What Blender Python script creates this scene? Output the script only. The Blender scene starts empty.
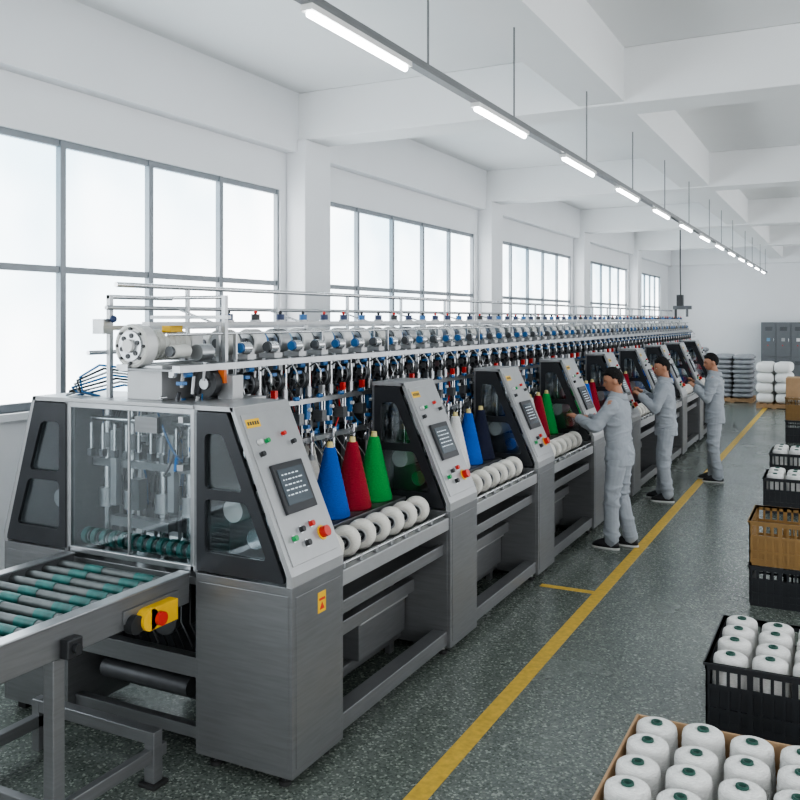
import bpy, math, random
from mathutils import Vector, Matrix, noise
from mathutils.geometry import tessellate_polygon
random.seed(7)
scn = bpy.context.scene
COL = scn.collection
V = Vector
try:
    scn.view_settings.view_transform = 'AgX'; scn.view_settings.look = 'AgX - Medium High Contrast'
except Exception: pass

# ------------------------------------------------------------ materials
def mat(name, col, rough=0.5, metal=0.0, var=0.08, scale=8.0, emis=None, es=1.0, bump=0.0, stretch=None, spec=None):
    m = bpy.data.materials.new(name); m.use_nodes = True
    nt = m.node_tree; b = nt.nodes["Principled BSDF"]
    tc = nt.nodes.new("ShaderNodeTexCoord")
    n = nt.nodes.new("ShaderNodeTexNoise"); n.inputs["Scale"].default_value = scale; n.inputs["Detail"].default_value = 4
    if stretch:
        mp = nt.nodes.new("ShaderNodeMapping"); mp.inputs["Scale"].default_value = stretch
        nt.links.new(tc.outputs["Object"], mp.inputs[0]); nt.links.new(mp.outputs[0], n.inputs["Vector"])
    else:
        nt.links.new(tc.outputs["Object"], n.inputs["Vector"])
    r = nt.nodes.new("ShaderNodeValToRGB")
    c0 = [max(0, c * (1 - var)) for c in col]; c1 = [min(1, c * (1 + var)) for c in col]
    r.color_ramp.elements[0].color = (*c0, 1); r.color_ramp.elements[0].position = .3
    r.color_ramp.elements[1].color = (*c1, 1); r.color_ramp.elements[1].position = .7
    nt.links.new(n.outputs["Fac"], r.inputs[0]); nt.links.new(r.outputs[0], b.inputs["Base Color"])
    b.inputs["Roughness"].default_value = rough; b.inputs["Metallic"].default_value = metal
    if spec is not None: b.inputs["Specular IOR Level"].default_value = spec
    if emis:
        b.inputs["Emission Color"].default_value = (*emis, 1); b.inputs["Emission Strength"].default_value = es
    if bump > 0:
        bp = nt.nodes.new("ShaderNodeBump"); bp.inputs["Strength"].default_value = bump; bp.inputs["Distance"].default_value = .01
        nt.links.new(n.outputs["Fac"], bp.inputs["Height"]); nt.links.new(bp.outputs[0], b.inputs["Normal"])
    return m

M = {}
M['steel'] = mat('brushed_grey_steel', (.205, .21, .215), .36, .6, .07, 6, stretch=(1, 1, 12))
M['steel_l'] = mat('light_grey_panel', (.37, .375, .38), .36, .45, .04, 10)
M['steel_d'] = mat('dark_steel', (.11, .114, .12), .42, .6, .12, 10)
M['chrome'] = mat('chrome', (.62, .63, .64), .2, .97, .05, 10)
M['alu'] = mat('aluminium', (.4, .41, .42), .32, .85, .08, 12)
M['roller'] = mat('roller_steel', (.1, .11, .11), .5, .55, .2, 12)
M['black'] = mat('black_plastic', (.02, .021, .023), .4, 0, .1)
M['frameblk'] = mat('charcoal_frame', (.028, .03, .034), .38, .2, .1)
M['guts'] = mat('dark_machinery', (.04, .042, .047), .5, .5, .4, 20)
M['blue'] = mat('blue_plastic', (.025, .12, .3), .35, 0, .1)
M['navy'] = mat('navy_plastic', (.012, .028, .085), .4, 0, .1)
M['cyan'] = mat('pale_blue_plastic', (.16, .32, .46), .4, 0, .1)
M['red'] = mat('red_plastic', (.55, .025, .018), .35, 0, .05)
M['yellow'] = mat('yellow_plastic', (.75, .45, .02), .4, 0, .05)
M['green'] = mat('green_plastic', (.02, .3, .09), .4, 0, .05)
M['teal'] = mat('teal_belt', (.01, .1, .09), .5, .1, .3, 20)
M['white'] = mat('white_enamel', (.66, .66, .65), .35, 0, .04)
M['cream'] = mat('cream_enamel', (.55, .55, .52), .4, 0, .04)
M['orange'] = mat('orange_plastic', (.6, .14, .03), .4)
M['rubber'] = mat('black_rubber', (.02, .02, .02), .7)
M['bluetube'] = mat('blue_hose', (.025, .13, .3), .3)
M['screen'] = mat('screen_glass', (.03, .04, .05), .12, 0, .2, 3, emis=(.25, .3, .34), es=.15)
M['scrtext'] = mat('screen_text', (.5, .55, .6), .4, emis=(.6, .7, .75), es=.5)
def yarnmat(n, c, b=.4):
    return mat(n, c, .85, 0, .14, 60, bump=b, stretch=(1, 1, 10))
M['y_blue'] = yarnmat('blue_yarn', (.003, .1, .5), .9); M['y_red'] = yarnmat('red_yarn', (.33, .004, .02), .9)
M['y_green'] = yarnmat('green_yarn', (.008, .32, .06), .9); M['y_white'] = yarnmat('white_yarn', (.84, .835, .81), .9)
M['y_navy'] = yarnmat('navy_yarn', (.008, .012, .04), .9); M['y_cream'] = yarnmat('cream_yarn', (.72, .7, .64), .6)
M['tube_tan'] = mat('cone_tube', (.6, .5, .22), .6)
M['tube_green'] = mat('green_cone_tube', (.01, .07, .05), .5)
M['wall'] = mat('white_wall_paint', (.79, .8, .815), .7, 0, .012, 1.5)
M['ceil'] = mat('white_ceiling_paint', (.81, .82, .825), .8, 0, .012, 1.5)
M['winframe'] = mat('window_frame_grey', (.24, .26, .28), .4, .3, .04)
M['card'] = mat('cardboard', (.45, .29, .165), .8, 0, .06, 15)
M['cratebk'] = mat('black_crate', (.018, .02, .024), .45, 0, .1)
M['crateyl'] = mat('ochre_crate', (.26, .15, .05), .5, 0, .1)
M['wood'] = mat('pallet_wood', (.38, .24, .13), .8, 0, .2, 6, stretch=(1, 10, 1))
M['bagw'] = mat('white_sack', (.78, .78, .77), .6, 0, .05, 5, bump=.6)
M['bagg'] = mat('grey_sack', (.28, .29, .31), .6, 0, .15, 8, bump=.6)
M['locker'] = mat('grey_locker', (.15, .16, .17), .45, .2, .05)
M['skin'] = mat('skin', (.42, .21, .13), .55, 0, .06, 20)
M['hair'] = mat('black_hair', (.012, .011, .011), .7, 0, .4, 90, bump=.8, spec=.25)
M['cloth'] = mat('grey_workwear', (.32, .345, .375), .88, 0, .06, 7, bump=.25)
M['seam'] = mat('workwear_seam', (.22, .24, .265), .88, 0, .06, 7)
M['shoe'] = mat('black_shoe', (.02, .02, .022), .5)
M['sole'] = mat('white_sole', (.6, .6, .58), .6)
M['lips'] = mat('lips', (.36, .13, .1), .5)
M['paint_y'] = mat('yellow_floor_paint', (.55, .36, .05), .5, 0, .2, 25)
M['lamp'] = mat('lamp_tube', (1, 1, 1), .4, 0, 0, emis=(.93, .97, 1), es=22)

def glassmat(name, tint, fac):
    m = bpy.data.materials.new(name); m.use_nodes = True; nt = m.node_tree; nt.nodes.clear()
    o = nt.nodes.new("ShaderNodeOutputMaterial"); mx = nt.nodes.new("ShaderNodeMixShader")
    t = nt.nodes.new("ShaderNodeBsdfTransparent"); t.inputs[0].default_value = (*tint, 1)
    g = nt.nodes.new("ShaderNodeBsdfGlossy"); g.inputs["Roughness"].default_value = .04; g.inputs[0].default_value = (.9, .93, .95, 1)
    mx.inputs[0].default_value = fac
    nt.links.new(t.outputs[0], mx.inputs[1]); nt.links.new(g.outputs[0], mx.inputs[2]); nt.links.new(mx.outputs[0], o.inputs[0])
    return m
M['glass'] = glassmat('clear_guard_glass', (.88, .91, .92), .09)

WIN = 5.2
def panemat():
    m = bpy.data.materials.new('frosted_daylit_glass'); m.use_nodes = True; nt = m.node_tree
    b = nt.nodes["Principled BSDF"]; b.inputs["Base Color"].default_value = (.8, .84, .86, 1); b.inputs["Roughness"].default_value = .3
    tc = nt.nodes.new("ShaderNodeTexCoord"); n = nt.nodes.new("ShaderNodeTexNoise"); n.inputs["Scale"].default_value = .7
    r = nt.nodes.new("ShaderNodeValToRGB"); r.color_ramp.elements[0].color = (.4, .55, .64, 1); r.color_ramp.elements[1].color = (.97, .99, 1, 1)
    r.color_ramp.elements[0].position = .3; r.color_ramp.elements[1].position = .65
    nt.links.new(tc.outputs["Object"], n.inputs["Vector"]); nt.links.new(n.outputs["Fac"], r.inputs[0]); nt.links.new(r.outputs[0], b.inputs["Emission Color"])
    b.inputs["Emission Strength"].default_value = WIN
    return m
M['pane'] = panemat()

def floormat():
    m = bpy.data.materials.new('green_grey_terrazzo'); m.use_nodes = True; nt = m.node_tree
    b = nt.nodes["Principled BSDF"]; tc = nt.nodes.new("ShaderNodeTexCoord")
    v = nt.nodes.new("ShaderNodeTexVoronoi"); v.inputs["Scale"].default_value = 90
    n = nt.nodes.new("ShaderNodeTexNoise"); n.inputs["Scale"].default_value = 1.3; n.inputs["Detail"].default_value = 6
    nt.links.new(tc.outputs["Object"], v.inputs["Vector"]); nt.links.new(tc.outputs["Object"], n.inputs["Vector"])
    sx = nt.nodes.new("ShaderNodeSeparateColor"); nt.links.new(v.outputs["Color"], sx.inputs[0])
    r = nt.nodes.new("ShaderNodeValToRGB"); e = r.color_ramp.elements
    e[0].color = (.07, .085, .074, 1); e[0].position = 0; e[1].color = (.34, .37, .33, 1); e[1].position = 1
    a = e.new(.3); a.color = (.12, .138, .124, 1); a = e.new(.82); a.color = (.155, .176, .158, 1)
    nt.links.new(sx.outputs[0], r.inputs[0])
    mx = nt.nodes.new("ShaderNodeMix"); mx.data_type = 'RGBA'; mx.blend_type = 'MULTIPLY'; mx.inputs[0].default_value = .25
    r2 = nt.nodes.new("ShaderNodeValToRGB"); r2.color_ramp.elements[0].color = (.65, .68, .65, 1); r2.color_ramp.elements[0].position = .3
    r2.color_ramp.elements[1].color = (1, 1, 1, 1); r2.color_ramp.elements[1].position = .7
    nt.links.new(n.outputs["Fac"], r2.inputs[0]); nt.links.new(r.outputs[0], mx.inputs[6]); nt.links.new(r2.outputs[0], mx.inputs[7])
    nt.links.new(mx.outputs[2], b.inputs["Base Color"])
    rr = nt.nodes.new("ShaderNodeMapRange"); rr.inputs[3].default_value = .16; rr.inputs[4].default_value = .34
    nt.links.new(n.outputs["Fac"], rr.inputs[0]); nt.links.new(rr.outputs[0], b.inputs["Roughness"])
    return m
M['floor'] = floormat()

# ------------------------------------------------------------ mesh builder
WO = {}
class MB:
    def __init__(s): s.v = []; s.f = []; s.m = []; s.sm = []; s.mats = []
    def mi(s, k):
        if k not in s.mats: s.mats.append(k)
        return s.mats.index(k)
    def add(s, vs, fs, m, sm=False):
        o = len(s.v); s.v += [V(p) for p in vs]; i = s.mi(m)
        for f in fs: s.f.append([a + o for a in f]); s.m.append(i); s.sm.append(sm)
        return s
    def box(s, x0, x1, y0, y1, z0, z1, m):
        vs = [(x, y, z) for z in (z0, z1) for y in (y0, y1) for x in (x0, x1)]
        return s.add(vs, [(0, 2, 3, 1), (4, 5, 7, 6), (0, 1, 5, 4), (2, 6, 7, 3), (0, 4, 6, 2), (1, 3, 7, 5)], m)
    def obox(s, c, a, b, n, ha, hb, hn, m):
        c, a, b, n = V(c), V(a), V(b), V(n)
        vs = [c + a * (i * ha) + b * (j * hb) + n * (k * hn) for k in (-1, 1) for j in (-1, 1) for i in (-1, 1)]
        return s.add(vs, [(0, 2, 3, 1), (4, 5, 7, 6), (0, 1, 5, 4), (2, 6, 7, 3), (0, 4, 6, 2), (1, 3, 7, 5)], m)
    def frame(s, p0, p1):
        d = (V(p1) - V(p0)).normalized(); u = d.orthogonal().normalized(); return d, u, d.cross(u)
    def cyl(s, p0, p1, r0, m, r1=None, n=16, capm=None):
        p0, p1 = V(p0), V(p1); r1 = r0 if r1 is None else r1
        d, u, w = s.frame(p0, p1)
        ring = lambda p, r: [p + (u * math.cos(6.28318530718 * i / n) + w * math.sin(6.28318530718 * i / n)) * r for i in range(n)]
        a, b = ring(p0, r0), ring(p1, r1)
        s.add(a + b, [(i, (i + 1) % n, n + (i + 1) % n, n + i) for i in range(n)], m, True)
        if r0 > 1e-5: s.add(a, [list(range(n))[::-1]], capm or m)
        if r1 > 1e-5: s.add(b, [list(range(n))], capm or m)
        return s
    def lathe(s, c, prof, m, axis=(0, 0, 1), n=24):
        c = V(c); d, u, w = s.frame((0, 0, 0), axis)
        vs = []; k = len(prof)
        for r, z in prof:
            for i in range(n):
                t = 6.28318530718 * i / n; vs.append(c + d * z + (u * math.cos(t) + w * math.sin(t)) * max(r, 1e-4))
        fs = [(j * n + i, j * n + (i + 1) % n, (j + 1) * n + (i + 1) % n, (j + 1) * n + i) for j in range(k - 1) for i in range(n)]
        return s.add(vs, fs, m, True)
    def torus(s, c, axis, R, r, m, n=24, k=10, flat=1.0):
        prof = [(R + r * math.cos(6.28318530718 * i / k), r * flat * math.sin(6.28318530718 * i / k)) for i in range(k + 1)]
        return s.lathe(c, prof, m, axis, n)
    def ball(s, c, r, m, n=16, k=10, rot=None):
        if not hasattr(r, '__len__'): r = (r, r, r)
        c = V(c); vs = []
        for j in range(k + 1):
            a = math.pi * j / k - math.pi / 2
            for i in range(n):
                t = 6.28318530718 * i / n
                p = V((math.cos(a) * math.cos(t) * r[0], math.cos(a) * math.sin(t) * r[1], math.sin(a) * r[2]))
                if rot: p = rot @ p
                vs.append(c + p)
        fs = [(j * n + i, j * n + (i + 1) % n, (j + 1) * n + (i + 1) % n, (j + 1) * n + i) for j in range(k) for i in range(n)]
        return s.add(vs, fs, m, True)
    def tube(s, pts, r, m, n=6):
        pts = [V(p) for p in pts]; k = len(pts); vs = []
        up = V((.13, .27, .95)).normalized()
        for j, p in enumerate(pts):
            d = (pts[min(j + 1, k - 1)] - pts[max(j - 1, 0)]).normalized()
            u = d.cross(up)
            if u.length < .05: u = d.orthogonal()
            u.normalize(); w = d.cross(u)
            for i in range(n):
                t = 6.28318530718 * i / n; vs.append(p + (u * math.cos(t) + w * math.sin(t)) * r)
        fs = [(j * n + i, j * n + (i + 1) % n, (j + 1) * n + (i + 1) % n, (j + 1) * n + i) for j in range(k - 1) for i in range(n)]
        fs += [list(range(n))[::-1], [(k - 1) * n + i for i in range(n)]]
        return s.add(vs, fs, m, True)
    def plate(s, outer, holes, y0, y1, m):
        loops = [outer] + holes; flat = [p for l in loops for p in l]
        tris = tessellate_polygon([[V((p[0], p[1], 0)) for p in l] for l in loops])
        N = len(flat)
        vs = [(p[0], y0, p[1]) for p in flat] + [(p[0], y1, p[1]) for p in flat]
        fs = [tuple(t) for t in tris] + [tuple(a + N for a in t[::-1]) for t in tris]
        o = 0
        for l in loops:
            k = len(l)
            for i in range(k): fs.append((o + i, o + (i + 1) % k, N + o + (i + 1) % k, N + o + i))
            o += k
        return s.add(vs, fs, m)
    def loft(s, rings, m, n=20):
        vs = []
        for cx, cy, z, rx, ry in rings:
            for i in range(n):
                t = 6.28318530718 * i / n
                ct, st = math.cos(t), math.sin(t)
                e = .85
                vs.append((cx + rx * math.copysign(abs(ct) ** e, ct), cy + ry * math.copysign(abs(st) ** e, st), z))
        k = len(rings)
        fs = [(j * n + i, j * n + (i + 1) % n, (j + 1) * n + (i + 1) % n, (j + 1) * n + i) for j in range(k - 1) for i in range(n)]
        fs += [list(range(n))[::-1], [(k - 1) * n + i for i in range(n)]]
        return s.add(vs, fs, m, True)
    def limb(s, pts, rad, m, n=12):
        for i in range(len(pts)):
            s.ball(pts[i], rad[i], m, n, 8)
            if i: s.cyl(pts[i - 1], pts[i], rad[i - 1], m, rad[i], n)
        return s
    def obj(s, name, parent=None, bevel=0, origin=None, **kw):
        if origin is None:
            lo = V([min(p[i] for p in s.v) for i in range(3)]); hi = V([max(p[i] for p in s.v) for i in range(3)])
            origin = (lo + hi) / 2
            if parent is None: origin.z = lo.z
        origin = V(origin)
        me = bpy.data.meshes.new(name); me.from_pydata([p - origin for p in s.v], [], s.f)
        for k in s.mats: me.materials.append(M[k])
        me.polygons.foreach_set("material_index", s.m); me.polygons.foreach_set("use_smooth", s.sm); me.update()
        o = bpy.data.objects.new(name, me); COL.objects.link(o); place(o, origin, parent)
        if bevel:
            b = o.modifiers.new("bevel", 'BEVEL'); b.width = bevel; b.segments = 2; b.limit_method = 'ANGLE'; b.angle_limit = .9
        for k, v in kw.items(): o[k] = v
        return o
def place(o, w, parent):
    WO[o.name] = V(w)
    if parent: o.parent = parent; o.location = V(w) - WO[parent.name]
    else: o.location = w
def empty(name, loc, **kw):
    o = bpy.data.objects.new(name, None); o.empty_display_size = .2; COL.objects.link(o); place(o, loc, None)
    for k, v in kw.items(): o[k] = v
    return o
def copytree(o, off, parent=None, skip=()):
    c = o.copy(); COL.objects.link(c)
    if parent: c.parent = parent
    else: c.location = o.location + V(off)
    WO[c.name] = WO.get(o.name, V((0, 0, 0))) + V(off)
    for ch in list(o.children):
        if ch.name.split('.')[0] not in skip: copytree(ch, off, c, skip)
    return c
def deltree(o):
    for ch in list(o.children): deltree(ch)
    bpy.data.objects.remove(o)
def rpoly(poly, r, k=4):
    out = []; N = len(poly)
    for i in range(N):
        p = V((*poly[i], 0)); a = V((*poly[i - 1], 0)); b = V((*poly[(i + 1) % N], 0))
        da = (a - p).normalized(); db = (b - p).normalized()
        for j in range(k + 1):
            t = j / k
            q = (p + da * r) * (1 - t) ** 2 + p * 2 * t * (1 - t) + (p + db * r) * t ** 2
            out.append((q.x, q.y))
    return out

# ------------------------------------------------------------ room
WX = -5.2; YF = 29.6; ZC = 4.55; XR = 5.0; YB = -3.0
f = MB().box(WX - .3, XR, YB, YF + .2, -.1, 0, 'floor').obj('floor', kind='structure')
MB().box(WX - .3, XR, YB, YF + .2, ZC, ZC + .15, 'ceil').obj('ceiling', kind='structure')
SILL, HEAD, TRAN = 1.54, 3.54, 2.57
wins = [(2.8, 7.45, 5), (8.2, 12.75, 5), (13.6, 18.2, 5), (19.1, 23.6, 5), (24.5, 28.3, 5), (-2.4, 2.0, 5)]
w = MB()
w.box(WX - .25, WX, YB, YF, 0, SILL, 'wall').box(WX - .25, WX, YB, YF, HEAD, ZC, 'wall')
ys = sorted(wins); prev = YB
for a, b, _ in ys:
    w.box(WX - .25, WX, prev, a, SILL, HEAD, 'wall'); prev = b
w.box(WX - .25, WX, prev, YF, SILL, HEAD, 'wall')
w.obj('wall_left', kind='structure')
MB().box(WX - .25, XR, YF, YF + .2, 0, ZC, 'wall').obj('wall_far', kind='structure')
for i, (a, b, n) in enumerate(wins):
    m = MB(); x0, x1 = WX - .1, WX - .03
    m.box(x0, x1, a, b, SILL, SILL + .06, 'winframe').box(x0, x1, a, b, HEAD - .05, HEAD, 'winframe')
    m.box(x0, x1, a, b, TRAN - .025, TRAN + .025, 'winframe')
    for k in range(n + 1):
        y = a + (b - a) * k / n
        ww = .026
        m.box(x0, x1 + .01, max(a, y - ww), min(b, y + ww), SILL, HEAD, 'winframe')
    m.box(WX - .08, WX - .07, a, b, SILL, HEAD, 'pane')
    m.obj('window_%d' % (i + 1), kind='structure')
    MB().box(WX - .1, WX + .05, a - .05, b + .05, SILL - .05, SILL, 'wall').obj('trim_%d' % (20 + i), kind='structure')
k = 1
BZ = 4.06
for y in (2.15, 7.55, 12.88, 18.35, 23.75):
    MB().box(WX, WX + .24, y, y + .5, 0, BZ, 'wall').obj('trim_%d' % k, kind='structure', bevel=.01); k += 1
    MB().box(WX, XR, y + .03, y + .47, BZ, ZC, 'ceil').obj('trim_%d' % k, kind='structure', bevel=.01); k += 1
MB().box(WX, WX + .14, YB, YF, 3.93, ZC, 'wall').obj('trim_%d' % k, kind='structure'); k += 1
MB().box(-2.1, -1.7, YB, YF, BZ + .02, ZC, 'ceil').obj('trim_%d' % k, kind='structure'); k += 1
MB().box(WX, XR, YF - .3, YF, 3.95, ZC, 'wall').obj('trim_%d' % k, kind='structure'); k += 1
MB().box(WX, XR, YF - .03, YF, 0, .12, 'wall').obj('baseboard_far', kind='structure')
MB().box(-1.8, -1.7, .5, 24, 0, .003, 'paint_y').obj('yellow_floor_line', label='long yellow painted safety line along the aisle floor', category='floor marking')
MB().box(-2.24, -1.8, 6.9, 6.97, 0, .003, 'paint_y').obj('yellow_floor_line', label='short yellow painted line from the machine to the aisle line', category='floor marking')

# ------------------------------------------------------------ lighting rail + lamps
RX, RZ = -1.9, 3.45
rail = MB().box(RX - .025, RX + .025, .5, 25.6, RZ, RZ + .04, 'steel').box(RX - .045, RX - .03, .5, 25.6, RZ + .03, RZ + .045, 'alu').obj(
    'lighting_rail', label='long grey metal lighting rail hung from the ceiling', category='lighting rail')
for y in [2.0, 4.03, 5.33, 7.1, 8.85, 10.6, 12.4, 14.4, 15.9, 17.6, 19.9, 21.5, 23.6, 25.2]:
    MB().cyl((RX, y, RZ + .03), (RX, y, BZ + .02), .006, 'steel', n=8).obj('hanging_rod', rail)
l0 = MB().box(RX - .028, RX + .028, 2.9, 3.79, RZ - .025, RZ, 'white').obj('ceiling_light', label='slim linear LED tube light fixed under the rail', category='light', group='tube lights on the ceiling rail')
MB().cyl((RX, 2.92, RZ - .035), (RX, 3.77, RZ - .035), .015, 'lamp', n=12).obj('lamp_tube', l0)
for i in range(1, 13): copytree(l0, (0, 1.762 * i, 0))
copytree(l0, (0, -1.762, 0))

# ------------------------------------------------------------ machine bay
BY = 3.36; PITCH = 1.815; NB = 9; CW = .46
def bayroot(i):
    return empty('yarn_winding_machine', (-3.25, BY + PITCH * i, 0), category='winding machine', group='row of yarn winding machines',
                 label='grey steel yarn winding machine with slanted control cabinet and winding heads' if i else 'grey steel winding machine end unit with clear guard housing')
root = bayroot(0)
pTop = V((-2.62, BY, 1.77)); pS = V((.34, 0, -.77)).normalized(); pN = V((.77, 0, .34)).normalized(); pY = V((0, 1, 0))
def PP(a, y, h=0): return pTop + pS * a + pY * y + pN * h

def cabinet(root):
    y0, y1 = BY, BY + CW
    m = MB().box(-2.85, -2.28, y0, y1, .06, .95, 'steel')
    m.box(-2.282, -2.276, y0 + .03, y1 - .03, .1, .9, 'steel')
    m.box(-2.83, -2.3, y0 - .004, y0, .1, .91, 'steel')
    prof = [(-2.64, 1.77), (-2.62, 1.77), (-2.28, 1.0), (-2.28, .95), (-2.31, .95), (-2.31, 1.0)]
    m.plate(prof, [], y0, y1, 'steel_l')
    m.box(-2.86, -2.62, y0, y1, 1.75, 1.775, 'steel_l')
    m.box(-2.86, -2.84, y0, y1, .95, 1.75, 'steel')
    m.box(-2.8, -2.4, y0 + .2, y0 + .24, 1.0, 1.2, 'alu').cyl((-2.7, y0 + .1, 1.25), (-2.7, y0 + .38, 1.25), .06, 'white').cyl((-2.55, y0 + .08, 1.13), (-2.55, y0 + .36, 1.13), .05, 'chrome')
    m.cyl((-2.74, y0 + .25, 1.0), (-2.74, y0 + .25, 1.7), .015, 'chrome').box(-2.8, -2.7, y0 + .28, y0 + .36, 1.35, 1.6, 'steel_l')
    cab = m.obj('control_cabinet', root, bevel=.008)
    outer = rpoly([(-2.84, .965), (-2.84, 1.745), (-2.655, 1.745), (-2.325, .985), (-2.325, .965)], .006, 2)
    h1 = rpoly([(-2.79, 1.37), (-2.79, 1.64), (-2.68, 1.64), (-2.56, 1.37)], .03)
    h2 = rpoly([(-2.79, 1.06), (-2.79, 1.32), (-2.54, 1.32), (-2.42, 1.06)], .03)
    for ya in (y0 - .006, y1 - .02):
        MB().plate(outer, [h1, h2], ya, ya + .02, 'frameblk').obj('guard_frame', cab, label='charcoal guard frame with two rounded windows')
        MB().plate(outer, [], ya + .022 if ya < y0 else ya - .006, ya + .026 if ya < y0 else ya - .002, 'glass').obj('guard_glass', cab)
    for fx, fy in ((-2.8, y0 + .03), (-2.39, y0 + .03), (-2.8, y1 - .09), (-2.39, y1 - .09)):
        MB().cyl((fx + .03, fy + .03, 0), (fx + .03, fy + .03, .02), .03, 'rubber').cyl((fx + .03, fy + .03, .02), (fx + .03, fy + .03, .065), .012, 'chrome').obj('levelling_foot', cab)
    MB().obox(PP(.42, .23, .003), pS, pY, pN, .38, .2, .003, 'steel_l').obj('control_panel', cab, bevel=.002)
    MB().obox(PP(.44, .235, .012), pS, pY, pN, .125, .13, .012, 'frameblk').obj('screen_bezel', cab, bevel=.004)
    m = MB().obox(PP(.435, .235, .0255), pS, pY, pN, .09, .105, .002, 'screen')
    random.seed(3)
    for r in range(5):
        a = .375 + r * .026; y = .15
        while y < .3:
            l = random.uniform(.008, .03); m.obox(PP(a, y + l / 2, .028), pS, pY, pN, .003, l / 2, .0006, 'scrtext'); y += l + .012
    m.obj('touch_screen', cab)
    m = MB().obox(PP(.09, .1, .007), pS, pY, pN, .022, .055, .001, 'yellow')
    for r in range(5): m.obox(PP(.09, .062 + r * .019, .0085), pS, pY, pN, .009, .006, .0005, 'frameblk')
    m.obj('warning_label', cab, label='small yellow warning label with dark print')
    def btn(a, y, r, c, base='chrome', h=.02, nm='button'):
        MB().cyl(PP(a, y, .004), PP(a, y, .01), r * 1.35, base, n=14).cyl(PP(a, y, .01), PP(a, y, .01 + h), r, c, n=14).obj(nm, cab, label=c.replace('_', ' ') + ' push button')
    btn(.19, .09, .012, 'white'); btn(.19, .15, .012, 'green'); btn(.25, .08, .013, 'black'); btn(.17, .3, .011, 'red'); btn(.22, .36, .012, 'black')
    btn(.68, .1, .014, 'green'); btn(.65, .18, .014, 'black'); btn(.72, .19, .015, 'black'); btn(.64, .27, .014, 'red')
    btn(.7, .34, .028, 'red', 'yellow', .035, 'emergency_stop_button')
    MB().obox((-2.275, BY + .25, .82), (0, 1, 0), (0, 0, 1), (1, 0, 0), .035, .05, .001, 'yellow').obox((-2.2735, BY + .25, .835), (0, 1, 0), (0, 0, 1), (1, 0, 0), .025, .006, .0006, 'red').add([(-2.2735, BY + .228, .785), (-2.2735, BY + .272, .785), (-2.2735, BY + .25, .822)], [(0, 1, 2)], 'red').obj('hazard_sticker', cab, label='yellow and red hazard sticker')
    return cab
cab = cabinet(root)
y0 = BY + CW; y1 = BY + PITCH
core_y = BY + .65
def core(ya):
    m = MB().box(-3.5, -3.16, ya, y1, .12, 1.5, 'guts').box(-3.3, -3.05, ya, y1, 1.5, 1.62, 'steel_d').box(-3.44, -3.4, ya, y1, 1.5, 1.94, 'steel_d')  # thin dark rear sheet is added as backing to darken the band under heads
    yy = ya + .05
    while yy < y1 - .2:
        m.box(-3.16, -3.12, yy, yy + .2, .3, .8, 'steel_d').box(-3.16, -3.11, yy + .03, yy + .1, 1.1, 1.4, 'steel_l').cyl((-3.16, yy + .15, 1.25), (-3.1, yy + .15, 1.25), .035, 'steel'); yy += .28
    return m.obj('machine_core', root, bevel=.005)
core_full = core(BY)
m = MB().box(-2.34, -2.29, y0, y1, .83, .91, 'steel_l').box(-2.6, -2.56, y0, y1, .87, .915, 'steel_l')
m.box(-2.56, -2.34, y0, y1, .85, .865, 'steel').box(-2.63, -2.61, y0, y1, .7, 1.02, 'steel').cyl((-2.5, y0, .885), (-2.5, y1, .885), .012, 'chrome', n=8).cyl((-2.4, y0, .885), (-2.4, y1, .885), .012, 'chrome', n=8)
m.box(-3.13, -2.6, y0, y1, 1.0, 1.02, 'steel').box(-2.6, -2.34, y0 + .01, y1 - .01, .68, .7, 'steel').box(-2.36, -2.33, y0, y1, .66, .73, 'steel')
m.cyl((-2.31, y0, .935), (-2.31, y1, .935), .008, 'chrome', n=8)
for kx in range(7):
    yy = y0 + .04 + kx * .178; m.box(-2.56, -2.34, yy, yy + .025, .865, .885, 'alu').box(-2.33, -2.3, yy, yy + .03, .91, .94, 'alu')
m.obj('bobbin_table', root, bevel=.004)
m = MB().box(-2.4, -2.3, y0, y1, .08, .17, 'steel').box(-2.72, -2.64, y0, y1, .08, .14, 'steel').box(-2.6, -2.54, y0, y1, .4, .48, 'steel')
m.box(-3.1, -2.8, y0 + .02, y0 + .7, .14, .7, 'steel').box(-3.0, -2.6, y0 + .72, y1 - .02, .14, .36, 'steel').box(-3.02, -2.58, y0 + .71, y1 - .01, .36, .375, 'steel_l').box(-2.79, -2.78, y0 + .05, y0 + .66, .2, .64, 'steel_l').box(-3.1, -2.62, y0 + .75, y1 - .05, .5, .62, 'steel_d')
for yy in (y0 + .05, y1 - .12): m.box(-2.7, -2.66, yy, yy + .06, 0, 1.0, 'steel')
m.obj('base_frame', root, bevel=.004)
m = MB()
m.box(-3.0, -2.95, BY, y1, 1.93, 1.965, 'alu').box(-3.36, -3.3, BY, y1, 1.93, 1.965, 'alu').box(-2.97, -2.94, BY + .01, y1, 1.68, 1.71, 'alu')
m.box(-3.25, -3.1, BY, y1, 1.62, 1.7, 'steel').box(-2.98, -2.94, BY + .01, y1, 1.44, 1.47, 'alu').box(-3.3, -3.0, BY, y1, 1.935, 1.945, 'steel')
m.cyl((-3.38, BY, 2.38), (-3.38, y1, 2.38), .014, 'chrome', n=8).box(-3.2, -3.15, BY, y1, 2.165, 2.185, 'steel_l')
m.cyl((-3.45, BY, 2.26), (-3.45, y1, 2.26), .012, 'alu', n=8).box(-3.5, -3.47, BY, y1, 2.14, 2.165, 'alu')
m.cyl((-3.58, BY, 2.02), (-3.58, y1, 2.02), .012, 'chrome', n=8).cyl((-3.04, BY, 2.12), (-3.04, y1, 2.12), .007, 'chrome', n=8)
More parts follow.
